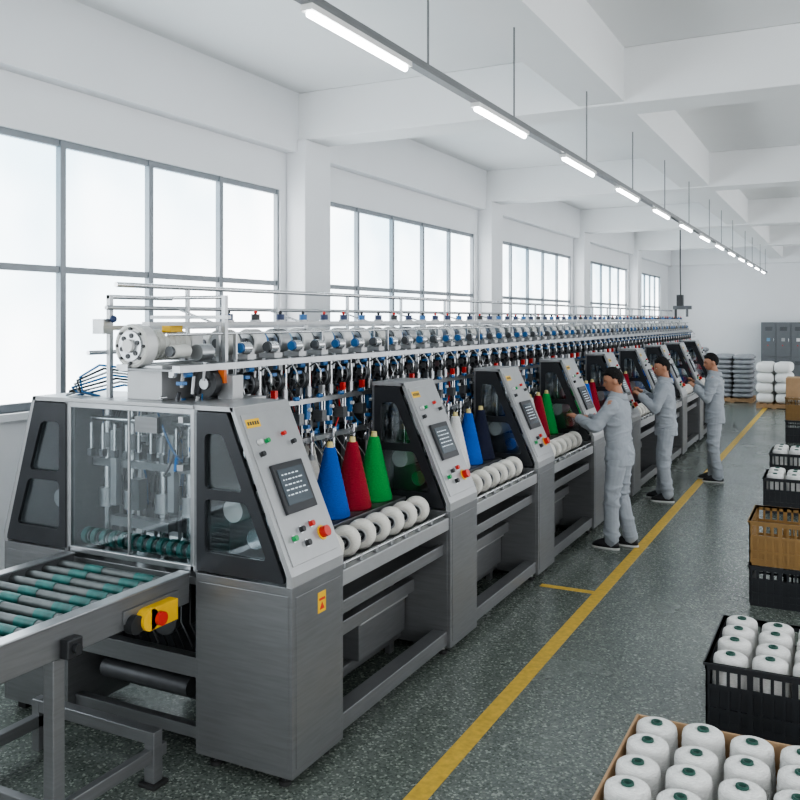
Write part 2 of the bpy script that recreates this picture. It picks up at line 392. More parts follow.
for yy in (BY + .55, BY + 1.45):
    m.box(-3.395, -3.375, yy, yy + .02, 1.9, 2.38, 'alu').cyl((-3.46, yy, 2.26), (-3.16, yy, 2.17), .007, 'chrome', n=6)
    m.box(-3.35, -2.95, yy + .3, yy + .34, 1.9, 1.93, 'steel').box(-3.6, -3.3, yy, yy + .03, 1.96, 1.99, 'steel').box(-3.17, -3.15, yy, yy + .02, 1.96, 2.16, 'alu').box(-3.05, -3.03, yy, yy + .015, 1.96, 2.12, 'alu')
m.obj('yarn_guide_rail', root)
random.seed(11)
m = MB()
cabs = ['bluetube', 'black', 'steel', 'bluetube', 'black', 'steel', 'steel_d', 'chrome', 'alu', 'guts', 'bluetube', 'red']
for kx in range(70):
    yy = BY + .03 + random.random() * (PITCH - .06); a = V((-2.98 - random.random() * .25, yy, 1.92 - random.random() * .2))
    b = V((-2.93 - random.random() * .2, min(y1, max(BY, yy + random.uniform(-.15, .15))), 1.3 + random.random() * .25))
    mid = (a + b) / 2 + V((random.uniform(0, .1), random.uniform(-.05, .05), random.uniform(-.15, .05)))
    pts = [a * (1 - t) ** 2 + mid * 2 * t * (1 - t) + b * t * t for t in [i / 7 for i in range(8)]]
    m.tube(pts, random.choice((.003, .004, .006)), random.choice(cabs), 5)
m.obj('cable_bundle', root, kind='stuff', label='tangle of blue and black pneumatic hoses')
m = MB()
hp = PITCH / 7
random.seed(21)
cf = ['chrome', 'alu', 'chrome', 'black', 'steel_l', 'steel', 'steel_d', 'alu', 'guts', 'blue', 'steel_l', 'alu', 'blue']
mod = []
for kx in range(30):
    mod.append((random.uniform(-3.12, -2.93), random.uniform(-.12, .12), random.choice((random.uniform(1.4, 1.6), random.uniform(1.6, 1.95), random.uniform(1.7, 1.92))),
                random.choice(cf), random.random(), [random.uniform(.008, .02) for _ in range(3)], random.uniform(.03, .1), random.uniform(.006, .02)))
for u in range(7):
    yc = BY + .13 + hp * u
    for (x, dy, z, c, t, abc, L, r) in mod:
        yy = yc + dy
        if t < .5: m.cyl((x, yy, z), (x + .01, yy, z + L), r * .6, c, n=8)
        elif t < .75: m.cyl((x, yy, z), (x + .01, min(y1, yy + .035), z), r, c, n=10)
        else: m.box(x - abc[0], x + abc[0], yy - abc[1], yy + abc[1], z - abc[2], z + abc[2], c)
m.obj('pneumatic_fittings', root, kind='stuff', label='dense chrome, black and blue small fittings')
m = MB()
for kx in range(14):
    yy = BY + .5 + kx * .09; m.tube([(-2.96, yy, 1.45), (-2.85, yy + .02, 1.3), (-2.78, yy + .03, 1.12)], .0018, 'y_white', 4)
m.obj('yarn_strand', root, kind='stuff', label='thin white yarn strands running down')
heads = []
def head(yc, variant=0):
    wc = ('white', 'white', 'cream', 'white', 'steel_l')[variant % 5]
    zp = 2.06
    m = MB().box(-3.34, -3.16, yc - .04, yc + .04, 1.965, 1.99, 'steel').cyl((-3.2, yc - .035, zp), (-3.2, yc + .06, zp), .08, wc, n=28)
    m.cyl((-3.2, yc - .05, zp), (-3.2, yc - .035, zp), .055, 'alu', n=20).torus((-3.2, yc - .035, zp), (0, 1, 0), .069, .012, wc, 28, 8).cyl((-3.2, yc - .068, zp), (-3.2, yc - .05, zp), .026, 'steel_d', n=14)
    m.box(-3.11, -3.0, yc - .03, yc + .05, 1.97, 2.0, 'steel_l').cyl((-3.05, yc - .03, 2.035), (-3.05, yc + .04, 2.035), .034, 'chrome', n=16).box(-3.09, -3.04, yc + .045, yc + .085, 1.965, 2.03, 'steel_l')
    h = m.obj('winding_head', root); heads.append((yc, h))
    m = MB().cyl((-3.2, yc + .06, zp), (-3.2, yc + .1, zp), .066, ('blue', 'cyan', 'steel_d')[variant % 3], n=22).cyl((-3.05, yc - .045, 2.035), (-3.05, yc - .03, 2.035), .028, ('blue', 'steel_d')[variant % 2], n=14)
    m.obj('drive_cap', h, label='coloured drive cap')
    m = MB().cyl((-3.02, yc - .02, 1.83), (-3.02, yc + .015, 1.83), .068, 'black', n=22).cyl((-3.02, yc - .034, 1.83), (-3.02, yc - .02, 1.83), .024, 'alu', n=12)
    m.torus((-3.02, yc - .02, 1.83), (0, 1, 0), .055, .009, 'steel_d', 20, 6).cyl((-3.02, yc, 1.83), (-3.02, yc + .1, 1.83), .012, 'chrome', n=8)
    for q in range(6):
        t = q * math.pi / 3; m.cyl((-3.02, yc - .024, 1.83), (-3.02 + .05 * math.cos(t), yc - .024, 1.83 + .05 * math.sin(t)), .004, 'steel', n=6)
    m.obj('yarn_feed_wheel', h, label='black spoked feed wheel')
    m = MB().cyl((-3.175, yc + .02, 2.18), (-3.175, yc + .02, 2.195), .034, 'steel_l', n=14).cyl((-3.175, yc + .02, 2.195), (-3.175, yc + .02, 2.23), .027, ('navy', 'blue', 'navy', 'black')[variant % 4], n=12).ball((-3.175, yc + .02, 2.24), .012, 'red' if variant % 3 == 0 else 'black', 8, 6)
    m.obj('yarn_tension_post', h)
    m = MB().cyl((-3.56, yc, 2.05), (-3.56, yc + .09, 2.05), .05, 'white', n=16).cyl((-3.56, yc - .012, 2.05), (-3.56, yc, 2.05), .025, 'steel_d', n=10)
    m.obj('rear_guide_spool', h)
    m = MB().cyl((-2.99, yc + .07, 1.4), (-2.99, yc + .07, 1.95), .009, 'chrome', n=8).cyl((-2.96, yc - .06, 1.45), (-2.96, yc - .06, 1.74), .006, 'chrome', n=6)
    m.cyl((-2.97, yc + .03, 1.72), (-2.97, yc + .03, 1.78), .02, 'alu', n=10).tube([(-2.96, yc - .06, 1.47), (-2.92, yc - .05, 1.43), (-2.88, yc - .06, 1.46), (-2.87, yc - .07, 1.52)], .006, 'chrome')
    m.tube([(-2.97, yc + .07, 1.42), (-2.9, yc + .08, 1.38), (-2.87, yc + .06, 1.44)], .007, 'chrome').cyl((-2.93, yc, 1.36), (-2.93, yc, 1.5), .014, 'chrome', n=8).cyl((-2.93, yc, 1.33), (-2.93, yc, 1.36), .022, 'steel_l', n=10)
    m.tube([(-2.99, yc + .07, 1.9), (-2.93, yc + .05, 1.93), (-2.88, yc + .03, 1.88), (-2.88, yc + .02, 1.8)], .006, 'chrome')
    m.obj('yarn_guide_arm', h)
    m = MB().box(-3.0, -2.95, yc - .02, yc + .02, 1.58, 1.68, 'blue').cyl((-2.975, yc, 1.54), (-2.975, yc, 1.58), .015, 'alu', n=8).box(-3.0, -2.96, yc + .035, yc + .06, 1.52, 1.57, 'steel_d').cyl((-2.95, yc, 1.64), (-2.93, yc, 1.64), .012, 'white', n=8)
    m.obj('pneumatic_valve', h, label='blue pneumatic valve')
    c = ('red', 'steel_d', 'steel_l')[variant % 3]
    m = MB().box(-2.985, -2.955, yc - .09, yc - .06, 1.73, 1.78, c).cyl((-2.97, yc - .075, 1.6), (-2.97, yc - .075, 1.73), .006, 'chrome', n=8).box(-3.02, -2.95, yc - .1, yc - .05, 1.55, 1.62, 'steel')
    m.obj('sensor_block', h, label='small sensor block')
for i in range(7): head(BY + .13 + hp * i, i)
for i in range(1, NB):
    r = bayroot(i)
    for ch in list(root.children): copytree(ch, (0, PITCH * i, 0), r, ('hazard_sticker',))
deltree(core_full); core(core_y)
for yc, h in heads[:2]: deltree(h)

# ---- extras on first machine
y0, y1b = BY, BY + CW
m = MB().box(-4.23, -3.73, y0, y1b, .06, .95, 'steel').box(-3.75, -3.73, y0, y1b, .95, 1.75, 'steel').box(-4.0, -3.73, y0, y1b, 1.75, 1.775, 'steel_l')
m.plate([(-3.98, 1.77), (-4.0, 1.77), (-4.23, 1.0), (-4.23, .95), (-4.2, .95), (-4.2, 1.0)], [], y0, y1b, 'steel_l')
m.box(-4.2, -3.76, y0 - .004, y0, .1, .91, 'steel').cyl((-3.9, y0 + .1, 1.2), (-3.9, y0 + .4, 1.2), .05, 'alu')
m.box(-4.18, -4.12, y0 + .05, y0 + .11, 0, .06, 'rubber').box(-3.85, -3.79, y0 + .05, y0 + .11, 0, .06, 'rubber')
c2 = m.obj('end_cabinet', root, bevel=.008)
outer = rpoly([(-3.74, .965), (-3.74, 1.745), (-3.98, 1.745), (-4.2, .985), (-4.2, .965)], .006, 2)
h1 = rpoly([(-3.79, 1.37), (-3.79, 1.64), (-3.93, 1.64), (-4.02, 1.37)], .03)
h2 = rpoly([(-3.79, 1.06), (-3.79, 1.32), (-4.03, 1.32), (-4.12, 1.06)], .03)
MB().plate(outer, [h1, h2], y0 - .006, y0 + .014, 'frameblk').obj('guard_frame', c2)
MB().plate(outer, [], y0 + .016, y0 + .02, 'glass').obj('guard_glass', c2)
m = MB()
for x in (-3.725, -2.875):
    m.box(x - .012, x + .012, y0 + .002, y0 + .035, .95, 1.76, 'alu')
m.box(-3.74, -2.86, y0 - .01, y0 + .6, 1.755, 1.775, 'steel_l').box(-3.73, -2.86, y0 + .002, y0 + .03, .95, .98, 'alu').box(-3.73, -2.86, y0 + .004, y0 + .01, 1.725, 1.755, 'alu')
m.box(-3.306, -3.294, y0 + .006, y0 + .02, .98, 1.755, 'alu')
m.box(-3.73, -2.86, y0 + .02, y0 + .6, .88, .92, 'steel')
hs = m.obj('guard_housing', root, bevel=.003)
MB().box(-3.71, -2.89, y0 + .012, y0 + .018, .98, 1.755, 'glass').obj('guard_glass', hs, label='clear front guard panel')
random.seed(5)
m = MB()
for x in (-3.6, -3.42, -3.2, -3.02):
    m.cyl((x, y0 + .16, .92), (x, y0 + .16, 1.74), .022, 'chrome', n=12).cyl((x, y0 + .16, 1.18), (x, y0 + .16, 1.28), .045, 'alu', n=18).cyl((x, y0 + .16, 1.5), (x, y0 + .16, 1.58), .04, 'steel', n=18)
m.box(-3.68, -2.92, y0 + .13, y0 + .2, 1.4, 1.44, 'steel').box(-3.5, -3.1, y0 + .08, y0 + .14, 1.1, 1.15, 'steel').box(-3.68, -2.92, y0 + .5, y0 + .52, .98, 1.7, 'steel')
m.box(-3.34, -3.28, y0 + .06, y0 + .12, 1.2, 1.36, 'steel_d').cyl((-3.68, y0 + .12, 1.66), (-2.92, y0 + .12, 1.66), .014, 'chrome', n=12).box(-3.52, -3.48, y0 + .1, y0 + .14, 1.2, 1.6, 'alu').box(-3.12, -3.08, y0 + .1, y0 + .14, 1.2, 1.6, 'alu')
for i in range(9):
    x = -3.64 + i * .085; m.cyl((x, y0 + .08, 1.5 - .02 * (i % 2)), (x, y0 + .08, 1.64), .009, 'chrome', n=8).box(x - .014, x + .014, y0 + .065, y0 + .095, 1.46, 1.5, 'steel_d')
    m.cyl((x, y0 + .3, 1.0), (x, y0 + .3, 1.4), .01, 'alu', n=8)
for i in range(70):
    x = random.uniform(-3.66, -2.94); y = y0 + random.uniform(.2, .42); z = random.uniform(1.0, 1.62); c = random.choice(('steel_d', 'black', 'chrome', 'alu', 'guts', 'steel', 'blue'))
    if i % 2: m.cyl((x, y, z), (x, y, z + random.uniform(.03, .12)), random.uniform(.006, .02), c, n=10)
    else: m.box(x - random.uniform(.01, .03), x + .02, y, y + .03, z, z + random.uniform(.02, .06), c)
m.obj('lifting_mechanism', hs, kind='stuff', label='dense steel rods, guides and dark fittings')
m = MB().cyl((-3.7, y0 + .07, 1.03), (-2.9, y0 + .07, 1.03), .018, 'chrome', n=10)
for i in range(12):
    x = -3.66 + i * .066; m.cyl((x, y0 + .07, 1.03), (x + .03, y0 + .07, 1.03), .045, 'teal', n=18).cyl((x + .03, y0 + .07, 1.03), (x + .036, y0 + .07, 1.03), .03, 'alu', n=14)
m.obj('feed_roller', hs, label='steel shaft with a row of teal rubber rollers')
m = MB()
for i in range(14):
    x = -3.65 + random.random() * .7; z = 1.7
    pts = [V((x + .03 * math.sin(t * 2 + i), y0 + .22 + .06 * math.sin(t + i), z - t * .17)) for t in range(4)]
    m.tube(pts, .005, random.choice(('bluetube', 'black', 'steel_d')), 5)
m.obj('cable_bundle', hs, kind='stuff')
m = MB().box(-3.73, -2.85, y0 + .02, y0 + .08, .42, .52, 'steel').box(-3.73, -2.85, y0 + .4, y0 + .44, .1, .88, 'guts').box(-3.73, -2.85, y0 + .05, y0 + .1, .1, .16, 'steel')
m.cyl((-3.6, y0 + .15, .3), (-3.0, y0 + .15, .3), .05, 'steel_d').box(-3.5, -3.3, y0 + .1, y0 + .28, .55, .8, 'steel_d').cyl((-3.15, y0 + .1, .65), (-3.15, y0 + .3, .65), .09, 'steel_d')
for i in range(12):
    x = -3.6 + i * .06; m.tube([(x, y0 + .14, .85), (x + .03, y0 + .1, .65), (x + .08, y0 + .14, .5), (x + .02, y0 + .16, .3)], .006, ('black', 'black', 'black', 'steel_d', 'black', 'steel')[i % 6], 6)
m.obj('drive_frame', root, bevel=.004)
m = MB().box(-3.4, -3.16, y0 + .1, y0 + .4, 1.775, 1.93, 'steel_l').box(-3.44, -3.12, y0 + .06, y0 + .44, 1.93, 1.96, 'alu').cyl((-3.3, y0 + .1, 2.06), (-3.3, y0 + .4, 2.06), .078, 'cream', n=24)
m.cyl((-3.3, y0 + .03, 2.06), (-3.3, y0 + .1, 2.06), .115, 'white', n=32).cyl((-3.3, y0 + .015, 2.06), (-3.3, y0 + .03, 2.06), .078, 'alu', n=28).cyl((-3.3, y0 - .005, 2.06), (-3.3, y0 + .015, 2.06), .035, 'white', n=16)
m.torus((-3.3, y0 + .035, 2.06), (0, 1, 0), .102, .013, 'cream', 32, 8)
for q in range(8):
    t = q * math.pi / 4; m.cyl((-3.3 + .09 * math.cos(t), y0 + .012, 2.06 + .09 * math.sin(t)), (-3.3 + .09 * math.cos(t), y0 + .03, 2.06 + .09 * math.sin(t)), .008, 'black', n=8)
for q in range(6):
    t = q * math.pi / 3 + .3; m.cyl((-3.3 + .055 * math.cos(t), y0 + .01, 2.06 + .055 * math.sin(t)), (-3.3 + .055 * math.cos(t), y0 + .016, 2.06 + .055 * math.sin(t)), .013, 'black', n=8)
for i in range(6): m.torus((-3.3, y0 + .16 + i * .04, 2.06), (0, 1, 0), .079, .006, 'cream', 24, 6)
m.box(-3.27, -3.21, y0 + .22, y0 + .32, 2.13, 2.18, 'yellow').cyl((-3.13, y0 + .14, 2.03), (-3.13, y0 + .26, 2.03), .035, 'cream', n=18).cyl((-3.13, y0 + .12, 2.03), (-3.13, y0 + .14, 2.03), .028, 'steel_d', n=14).box(-3.34, -3.22, y0 + .41, y0 + .5, 1.98, 2.12, 'white').cyl((-3.1, y0 + .3, 2.02), (-3.1, y0 + .4, 2.02), .045, 'alu', n=18)
m.obj('drive_motor', root, bevel=.003, label='white finned electric drive motor on a steel bracket')
m = MB().cyl((-3.0, y0 + .25, 1.86), (-3.0, y0 + .3, 1.86), .075, 'black', n=24).cyl((-3.0, y0 + .24, 1.86), (-3.0, y0 + .25, 1.86), .03, 'alu').box(-3.12, -3.0, y0 + .3, y0 + .4, 1.775, 1.95, 'steel_d')
m.box(-2.98, -2.88, y0 + .33, y0 + .42, 1.775, 1.9, 'steel_l').box(-2.96, -2.92, y0 + .31, y0 + .33, 1.86, 1.93, 'orange')
m.obj('feed_pulley', root)
m = MB()
for i in range(7):
    z = 1.93 - i * .02
    m.tube([(-3.4, y0 + .15 + i * .03, z), (-3.6, y0 + .1 + i * .03, z + .02), (-3.75 - .02 * i, y0 + .1, z - .05), (-3.75 - .015 * i, y0 + .12, 1.8), (-3.65, y0 + .15, 1.776)], .007, ('bluetube', 'black', 'alu')[i % 3], 6)
m.obj('cable_bundle', root, kind='stuff', label='looped blue and black hoses')
m = MB()
for (x, y) in ((-3.55, y0 + .1), (-3.05, y0 + .45)):
    m.box(x, x + .025, y, y + .025, 1.775, 2.33, 'alu')
m.cyl((-3.54, y0 + .1, 2.32), (-3.54, y0 + .6, 2.32), .012, 'chrome', n=8).box(-3.56, -3.0, y0 + .44, y0 + .47, 2.2, 2.22, 'alu').cyl((-3.54, y0 + .46, 2.32), (-3.04, y0 + .46, 2.32), .01, 'chrome', n=8)
m.box(-3.6, -3.52, y0 + .05, y0 + .12, 2.12, 2.2, 'alu').ball((-3.5, y0 + .1, 2.2), .02, 'navy', 10, 8)
m.obj('yarn_guide_frame', root)

# ------------------------------------------------------------ conveyor
cy0, cy1 = 1.2, BY - .01
cx0, cx1 = -3.7, -2.9
conv = empty('roller_conveyor', (-3.3, 2.3, 0), label='grey steel roller conveyor with teal bands feeding the machine end', category='conveyor')
MB().box(cx1 - .03, cx1 + .02, cy0, cy1, .8, .95, 'steel').box(cx1 - .04, cx1 + .03, cy0, cy1, .945, .955, 'alu').obj('side_rail', conv, bevel=.004)
MB().box(cx0 - .02, cx0 + .03, cy0, cy1, .8, .95, 'steel').box(cx0 - .03, cx0 + .04, cy0, cy1, .945, .955, 'alu').obj('side_rail', conv, bevel=.004)
MB().box(cx0 + .03, cx1 - .03, cy0, cy1, .82, .87, 'teal').obj('belt_tray', conv, label='teal belt under the rollers')
rl = None
yy = cy0 + .06
while yy < cy1 - .03:
    if rl is None:
        b0 = yy
        rl = MB().cyl((cx0 + .03, yy, .912), (cx1 - .03, yy, .912), .023, 'roller', n=18).cyl((cx0 + .22, yy, .912), (cx0 + .34, yy, .912), .0255, 'teal', n=18).cyl((cx1 - .24, yy, .912), (cx1 - .12, yy, .912), .0255, 'teal', n=18).obj('roller', conv)
    else:
        c = rl.copy(); COL.objects.link(c); c.location = rl.location + V((0, yy - b0, 0))
    yy += .1
for y in (2.52, 1.3):
    for x in (cx0, cx1 - .04):
        MB().box(x, x + .06, y, y + .06, .02, .8, 'steel').box(x - .02, x + .08, y - .02, y + .08, 0, .02, 'rubber').obj('leg', conv, bevel=.004)
m = MB().box(cx1 - .03, cx1 + .01, 1.3, 3.2, .12, .18, 'steel').box(cx0 + .05, cx1 - .03, 3.1, 3.16, .2, .26, 'steel').box(cx1 - .04, cx1 + .02, 3.1, 3.16, .02, .26, 'steel').box(cx1 - .06, cx1 + .04, 3.08, 3.18, 0, .02, 'rubber').box(cx0, cx0 + .05, 1.3, 3.2, .12, .18, 'steel').box(cx0, cx0 + .05, 3.1, 3.16, 0, .26, 'steel')
m.box(cx0 + .05, cx1 - .04, 2.53, 2.57, .12, .18, 'steel').obj('cross_brace', conv, bevel=.004)
MB().box(cx1 + .02, cx1 + .07, 2.55, 2.63, .8, .88, 'black').cyl((cx1 + .07, 2.59, .84), (cx1 + .09, 2.59, .84), .02, 'black').obj('sensor_box', conv, bevel=.006)
m = MB().box(cx1 + .02, cx1 + .03, 2.9, 3.26, .83, .89, 'steel').box(cx1 + .02, cx1 + .08, 3.02, 3.2, .775, .875, 'yellow').cyl((cx1 + .02, 3.02, .825), (cx1 + .08, 3.02, .825), .05, 'yellow', n=24).cyl((cx1 + .02, 2.95, .82), (cx1 + .065, 2.95, .82), .042, 'black', n=20)
m.cyl((cx1 + .08, 3.06, .825), (cx1 + .095, 3.06, .825), .016, 'black', n=14).cyl((cx1 + .095, 3.06, .825), (cx1 + .115, 3.06, .825), .032, 'red', n=20)
m.obj('emergency_stop_switch', conv, bevel=.003, label='yellow switch box with red mushroom button')

# ------------------------------------------------------------ yarn cones and rings
def cone_obj(p, key, label, r0=.12, r1=.034, h=.42, grp='coloured yarn cones on the machine shelf'):
    x, y, z = p
    prof = [(.001, 0), (r0 * .9, 0), (r0, .006), (r0, .016)]
    N = 22
    for q in range(N + 1):
        t = q / N; prof.append((r0 + (r1 - r0) * t + (.0012 if q % 2 else -.0008), .016 + (h - .03) * t))
    prof += [(r1 * .9, h - .008), (.018, h - .006)]
    o = MB().lathe(p, prof, key, n=28).obj('yarn_cone', label=label, category='yarn cone', group=grp)
    MB().cyl((x, y, z + h - .02), (x, y, z + h + .026), .023, 'tube_tan', n=12, r1=.018).obj('cone_tube', o)
    return o
kinds = {'y_blue': 'bright blue tapered yarn cone on the machine shelf', 'y_red': 'deep red tapered yarn cone on the machine shelf', 'y_green': 'green tapered yarn cone on the machine shelf',
         'y_white': 'white tapered yarn cone on the machine shelf', 'y_navy': 'dark navy tapered yarn cone on the machine shelf', 'y_cream': 'cream tapered yarn cone on the machine shelf'}
seqs = [['y_cream', 'y_blue', 'y_red', 'y_green'], ['y_cream', 'y_white', 'y_blue', 'y_navy'], ['y_navy', 'y_white', 'y_red', 'y_green'], ['y_green', 'y_red', 'y_blue', 'y_red'],
        ['y_green', 'y_white', 'y_blue', 'y_red'], ['y_blue', 'y_white', 'y_red'], ['y_red', 'y_blue', 'y_green'], ['y_white', 'y_red', 'y_blue'], ['y_red', 'y_green', 'y_blue']]
proto = {}
for b, sq in enumerate(seqs):
    for j, kx in enumerate(sq):
        yo = (1.24, 1.08, 1.345, 1.625)[j] if b == 0 else 1.68 - .27 * (len(sq) - 1 - j)
        p = V((-3.0 if (b == 0 and j == 0) else -2.74, BY + PITCH * b + yo, 1.02))
        if kx not in proto:
            proto[kx] = cone_obj(p, kx, kinds[kx]); proto[kx + 'p'] = p
        else: copytree(proto[kx], p - proto[kx + 'p'])
ring = None
for b in range(NB):
    for j in range(7):
        p = V((-2.45, BY + PITCH * b + CW + .13 + j * .178, .978))
        if ring is None:
            rp = p; ax = V((-.3, 1, 0)).normalized()
            prof = [(.036, -.042), (.05, -.05), (.068, -.05), (.08, -.036), (.085, -.012), (.085, .012), (.08, .036), (.068, .05), (.05, .05), (.036, .042), (.034, 0), (.036, -.042)]
            ring = MB().lathe(p, prof, 'y_cream', ax, 28).obj('yarn_bobbin', label='cream ring-shaped yarn bobbin lying on the machine table', category='bobbin', group='yarn bobbins along the machine table')
            MB().torus(p - ax * .041, ax, .035, .007, 'steel_l', 18, 6).cyl(p - ax * .03, p + ax * .03, .034, 'guts', n=16).cyl(p - ax * .046, p + ax * .03, .012, 'alu', n=10).obj('bobbin_core', ring)
        else: copytree(ring, p - rp)

# ------------------------------------------------------------ white packages in crates
def package(p):
    h = .3
    prof = [(.001, 0), (.088, 0), (.097, .006)]
    N = 16
    for q in range(N + 1):
        t = q / N; prof.append((.0975 - .009 * t ** 1.5 + (.0008 if q % 2 else -.0006), .012 + .262 * t))
    prof += [(.085, .285), (.076, .2925), (.06, .296), (.04, .297), (.024, .297), (.019, .285), (.018, .2)]
    o = MB().lathe(p, prof, 'y_white', n=36).obj('yarn_package', label='white yarn package with dark green tube end', category='yarn cone', group='white yarn packages in the crates')
    MB().lathe(p + V((0, 0, h)), [(.013, -.05), (.0145, .006), (.024, .006), (.0255, -.002), (.02, -.008), (.013, -.05)], 'tube_green', n=24).cyl(p + V((0, 0, h - .08)), p + V((0, 0, h - .02)), .0135, 'steel_l', n=16).obj('cone_tube', o)
    return o
pk0 = None
def fill(x0, y0, nx, ny, z, sp=.185, lab=None):
    global pk0, pkp
    for i in range(nx):
        for j in range(ny):
            p = V((x0 + sp * (i + .5), y0 + sp * (j + .5), z))
            if pk0 is None: pk0 = package(p); pkp = p; o = pk0
            else: o = copytree(pk0, p - pkp + V((random.uniform(-.001, .001), random.uniform(-.001, .001), random.uniform(-.008, .008))))
            if lab: o['label'] = lab
bx0, bx1, by0, by1, bh = -.87, .17, 3.12, 4.14, .35
m = MB().box(bx0, bx1, by0, by1, 0, .012, 'card').box(bx0, bx0 + .012, by0, by1, 0, bh, 'card').box(bx1 - .012, bx1, by0, by1, 0, bh, 'card').box(bx0, bx1, by0, by0 + .012, 0, bh, 'card').box(bx0, bx1, by1 - .012, by1, 0, bh, 'card')
m.obj('cardboard_box', label='open brown cardboard box packed with white yarn packages', category='box', bevel=.003)
fill(bx0 + .014, by1 - .016 - 5 * .2, 5, 5, .085, .2)
def crate(x0, x1, y0, y1, z, h, key, label):
    m = MB().box(x0 + .015, x1 - .015, y0 + .015, y1 - .015, z, z + .015, key)
    t = .012
    for (zz0, zz1, e) in ((h - .035, h, .0), (h * .62, h * .68, .003), (h * .28, h * .34, .003), (0, .05, .01)):
        m.box(x0 + e, x0 + e + t, y0 + e, y1 - e, z + zz0, z + zz1, key).box(x1 - e - t, x1 - e, y0 + e, y1 - e, z + zz0, z + zz1, key)
        m.box(x0 + e, x1 - e, y0 + e, y0 + e + t, z + zz0, z + zz1, key).box(x0 + e, x1 - e, y1 - e - t, y1 - e, z + zz0, z + zz1, key)
    m.box(x0 - .008, x1 + .008, y0 - .008, y0 + .012, z + h - .012, z + h, key).box(x0 - .008, x1 + .008, y1 - .012, y1 + .008, z + h - .012, z + h, key)
    m.box(x0 - .008, x0 + .012, y0, y1, z + h - .012, z + h, key).box(x1 - .012, x1 + .008, y0, y1, z + h - .012, z + h, key)
    for ax in range(2):
        L = (y1 - y0) if ax == 0 else (x1 - x0); n = max(4, int(L / .055))
        for i in range(n + 1):
            w = .016 if i % 4 else .03
            c = .01 + (L - .02) * i / n
            if ax == 0:
                a = max(y0 + .004, y0 + c - w / 2); b = min(y1 - .004, y0 + c + w / 2)
                m.box(x0 + .004, x0 + .012, a, b, z + .02, z + h - .01, key).box(x1 - .012, x1 - .004, a, b, z + .02, z + h - .01, key)
            else:
                a = max(x0 + .004, x0 + c - w / 2); b = min(x1 - .004, x0 + c + w / 2)
                m.box(a, b, y0 + .004, y0 + .012, z + .02, z + h - .01, key).box(a, b, y1 - .012, y1 - .004, z + .02, z + h - .01, key)
    m.box(x0 + .013, x0 + .017, y0 + .013, y1 - .013, z + .01, z + h * .66, key).box(x0 + .013, x1 - .013, y0 + .013, y0 + .017, z + .01, z + h * .66, key)
    return m.obj('plastic_crate', label=label, category='crate')
crate(-.67, .16, 4.9, 5.73, 0, .36, 'cratebk', 'black slatted plastic crate filled with white yarn packages')
fill(-.652, 4.918, 4, 4, .09, .199)
crate(-.66, 0, 7.17, 7.8, 0, .31, 'cratebk', 'black slatted plastic crate under an ochre crate')
crate(-.66, 0, 7.17, 7.8, .312, .34, 'crateyl', 'ochre slatted plastic crate stacked on a black one')
crate(-.83, -.1, 10.66, 11.3, 0, .4, 'cratebk', 'black slatted plastic crate with white yarn packages')
fill(-.81, 10.68, 3, 3, .14, .2)
crate(-.88, -.2, 12.3, 12.95, 0, .45, 'cratebk', 'black plastic crate with green and white yarn packages')
fill(-.86, 12.32, 3, 3, .2, .2, 'white yarn package with green tube end in a black crate')
crate(-.95, -.4, 16.9, 17.5, 0, .4, 'cratebk', 'black plastic crate at the bottom of a stack')
crate(-.95, -.4, 16.9, 17.5, .402, .4, 'crateyl', 'brown plastic crate in a stack')
def cbox(x0, x1, y0, y1, z0, z1, lab):
    MB().box(x0, x1, y0, y1, z0, z1, 'card').box(x0 - .001, x1 + .001, (y0 + y1) / 2 - .03, (y0 + y1) / 2 + .03, z1 - .08, z1 + .001, 'tube_tan').obj('cardboard_box', label=lab, category='box', bevel=.004)
cbox(-.94, -.42, 16.93, 17.47, .803, 1.15, 'closed brown cardboard box on top of a crate stack')
def pallet(x0, x1, y0, y1):
    m = MB()
    for i in range(6):
        a = x0 + (x1 - x0 - .1) * i / 5; m.box(a, a + .1, y0, y1, .1, .125, 'wood')
    for i in range(3):
        b = y0 + (y1 - y0 - .1) * i / 2; m.box(x0, x1, b, b + .1, .02, .1, 'wood')
    for i in range(3):
        a = x0 + (x1 - x0 - .1) * i / 2; m.box(a, a + .1, y0, y1, 0, .02, 'wood')
    return m.obj('pallet', label='wooden shipping pallet carrying stacked sacks', category='pallet', group='wooden pallets by the far wall')
def sack(p, sx, sy, sz, key, label, grp):
    vs = []; n, k = 20, 10; m = MB()
    for j in range(k + 1):
        a = math.pi * j / k - math.pi / 2
        for i in range(n):
            t = 6.28318530718 * i / n
            f = lambda c, e: math.copysign(abs(c) ** e, c)
            q = V((f(math.cos(a), .5) * f(math.cos(t), .35) * sx / 2, f(math.cos(a), .5) * f(math.sin(t), .35) * sy / 2, f(math.sin(a), .8) * sz / 2))
            q += V((1, 1, .6)) * (noise.noise(q * 7 + p) * .012)
            vs.append(p + q)
    fs = [(j * n + i, j * n + (i + 1) % n, (j + 1) * n + (i + 1) % n, (j + 1) * n + i) for j in range(k) for i in range(n)]
    m.add(vs, fs, key, True); return m.obj('sack', label=label, category='sack', group=grp)
def sacks(x0, x1, y0, y1, nx, ny, nz, sz, key, label, grp):
    pallet(x0, x1, y0, y1); sx = (x1 - x0) / nx; sy = (y1 - y0) / ny; s0 = None
    for kz in range(nz):
        for i in range(nx):
            for j in range(ny):
                p = V((x0 + sx * (i + .5), y0 + sy * (j + .5), .125 + sz * (kz + .5)))
                if s0 is None: s0 = sack(p, sx, sy, sz * 1.06, key, label, grp); sp = p
                else: o = s0.copy(); COL.objects.link(o); o.location = s0.location + (p - sp) + V((random.uniform(-.02, .02), random.uniform(-.02, .02), 0)); o.rotation_euler.z = random.choice((0, math.pi)) + random.uniform(-.04, .04)
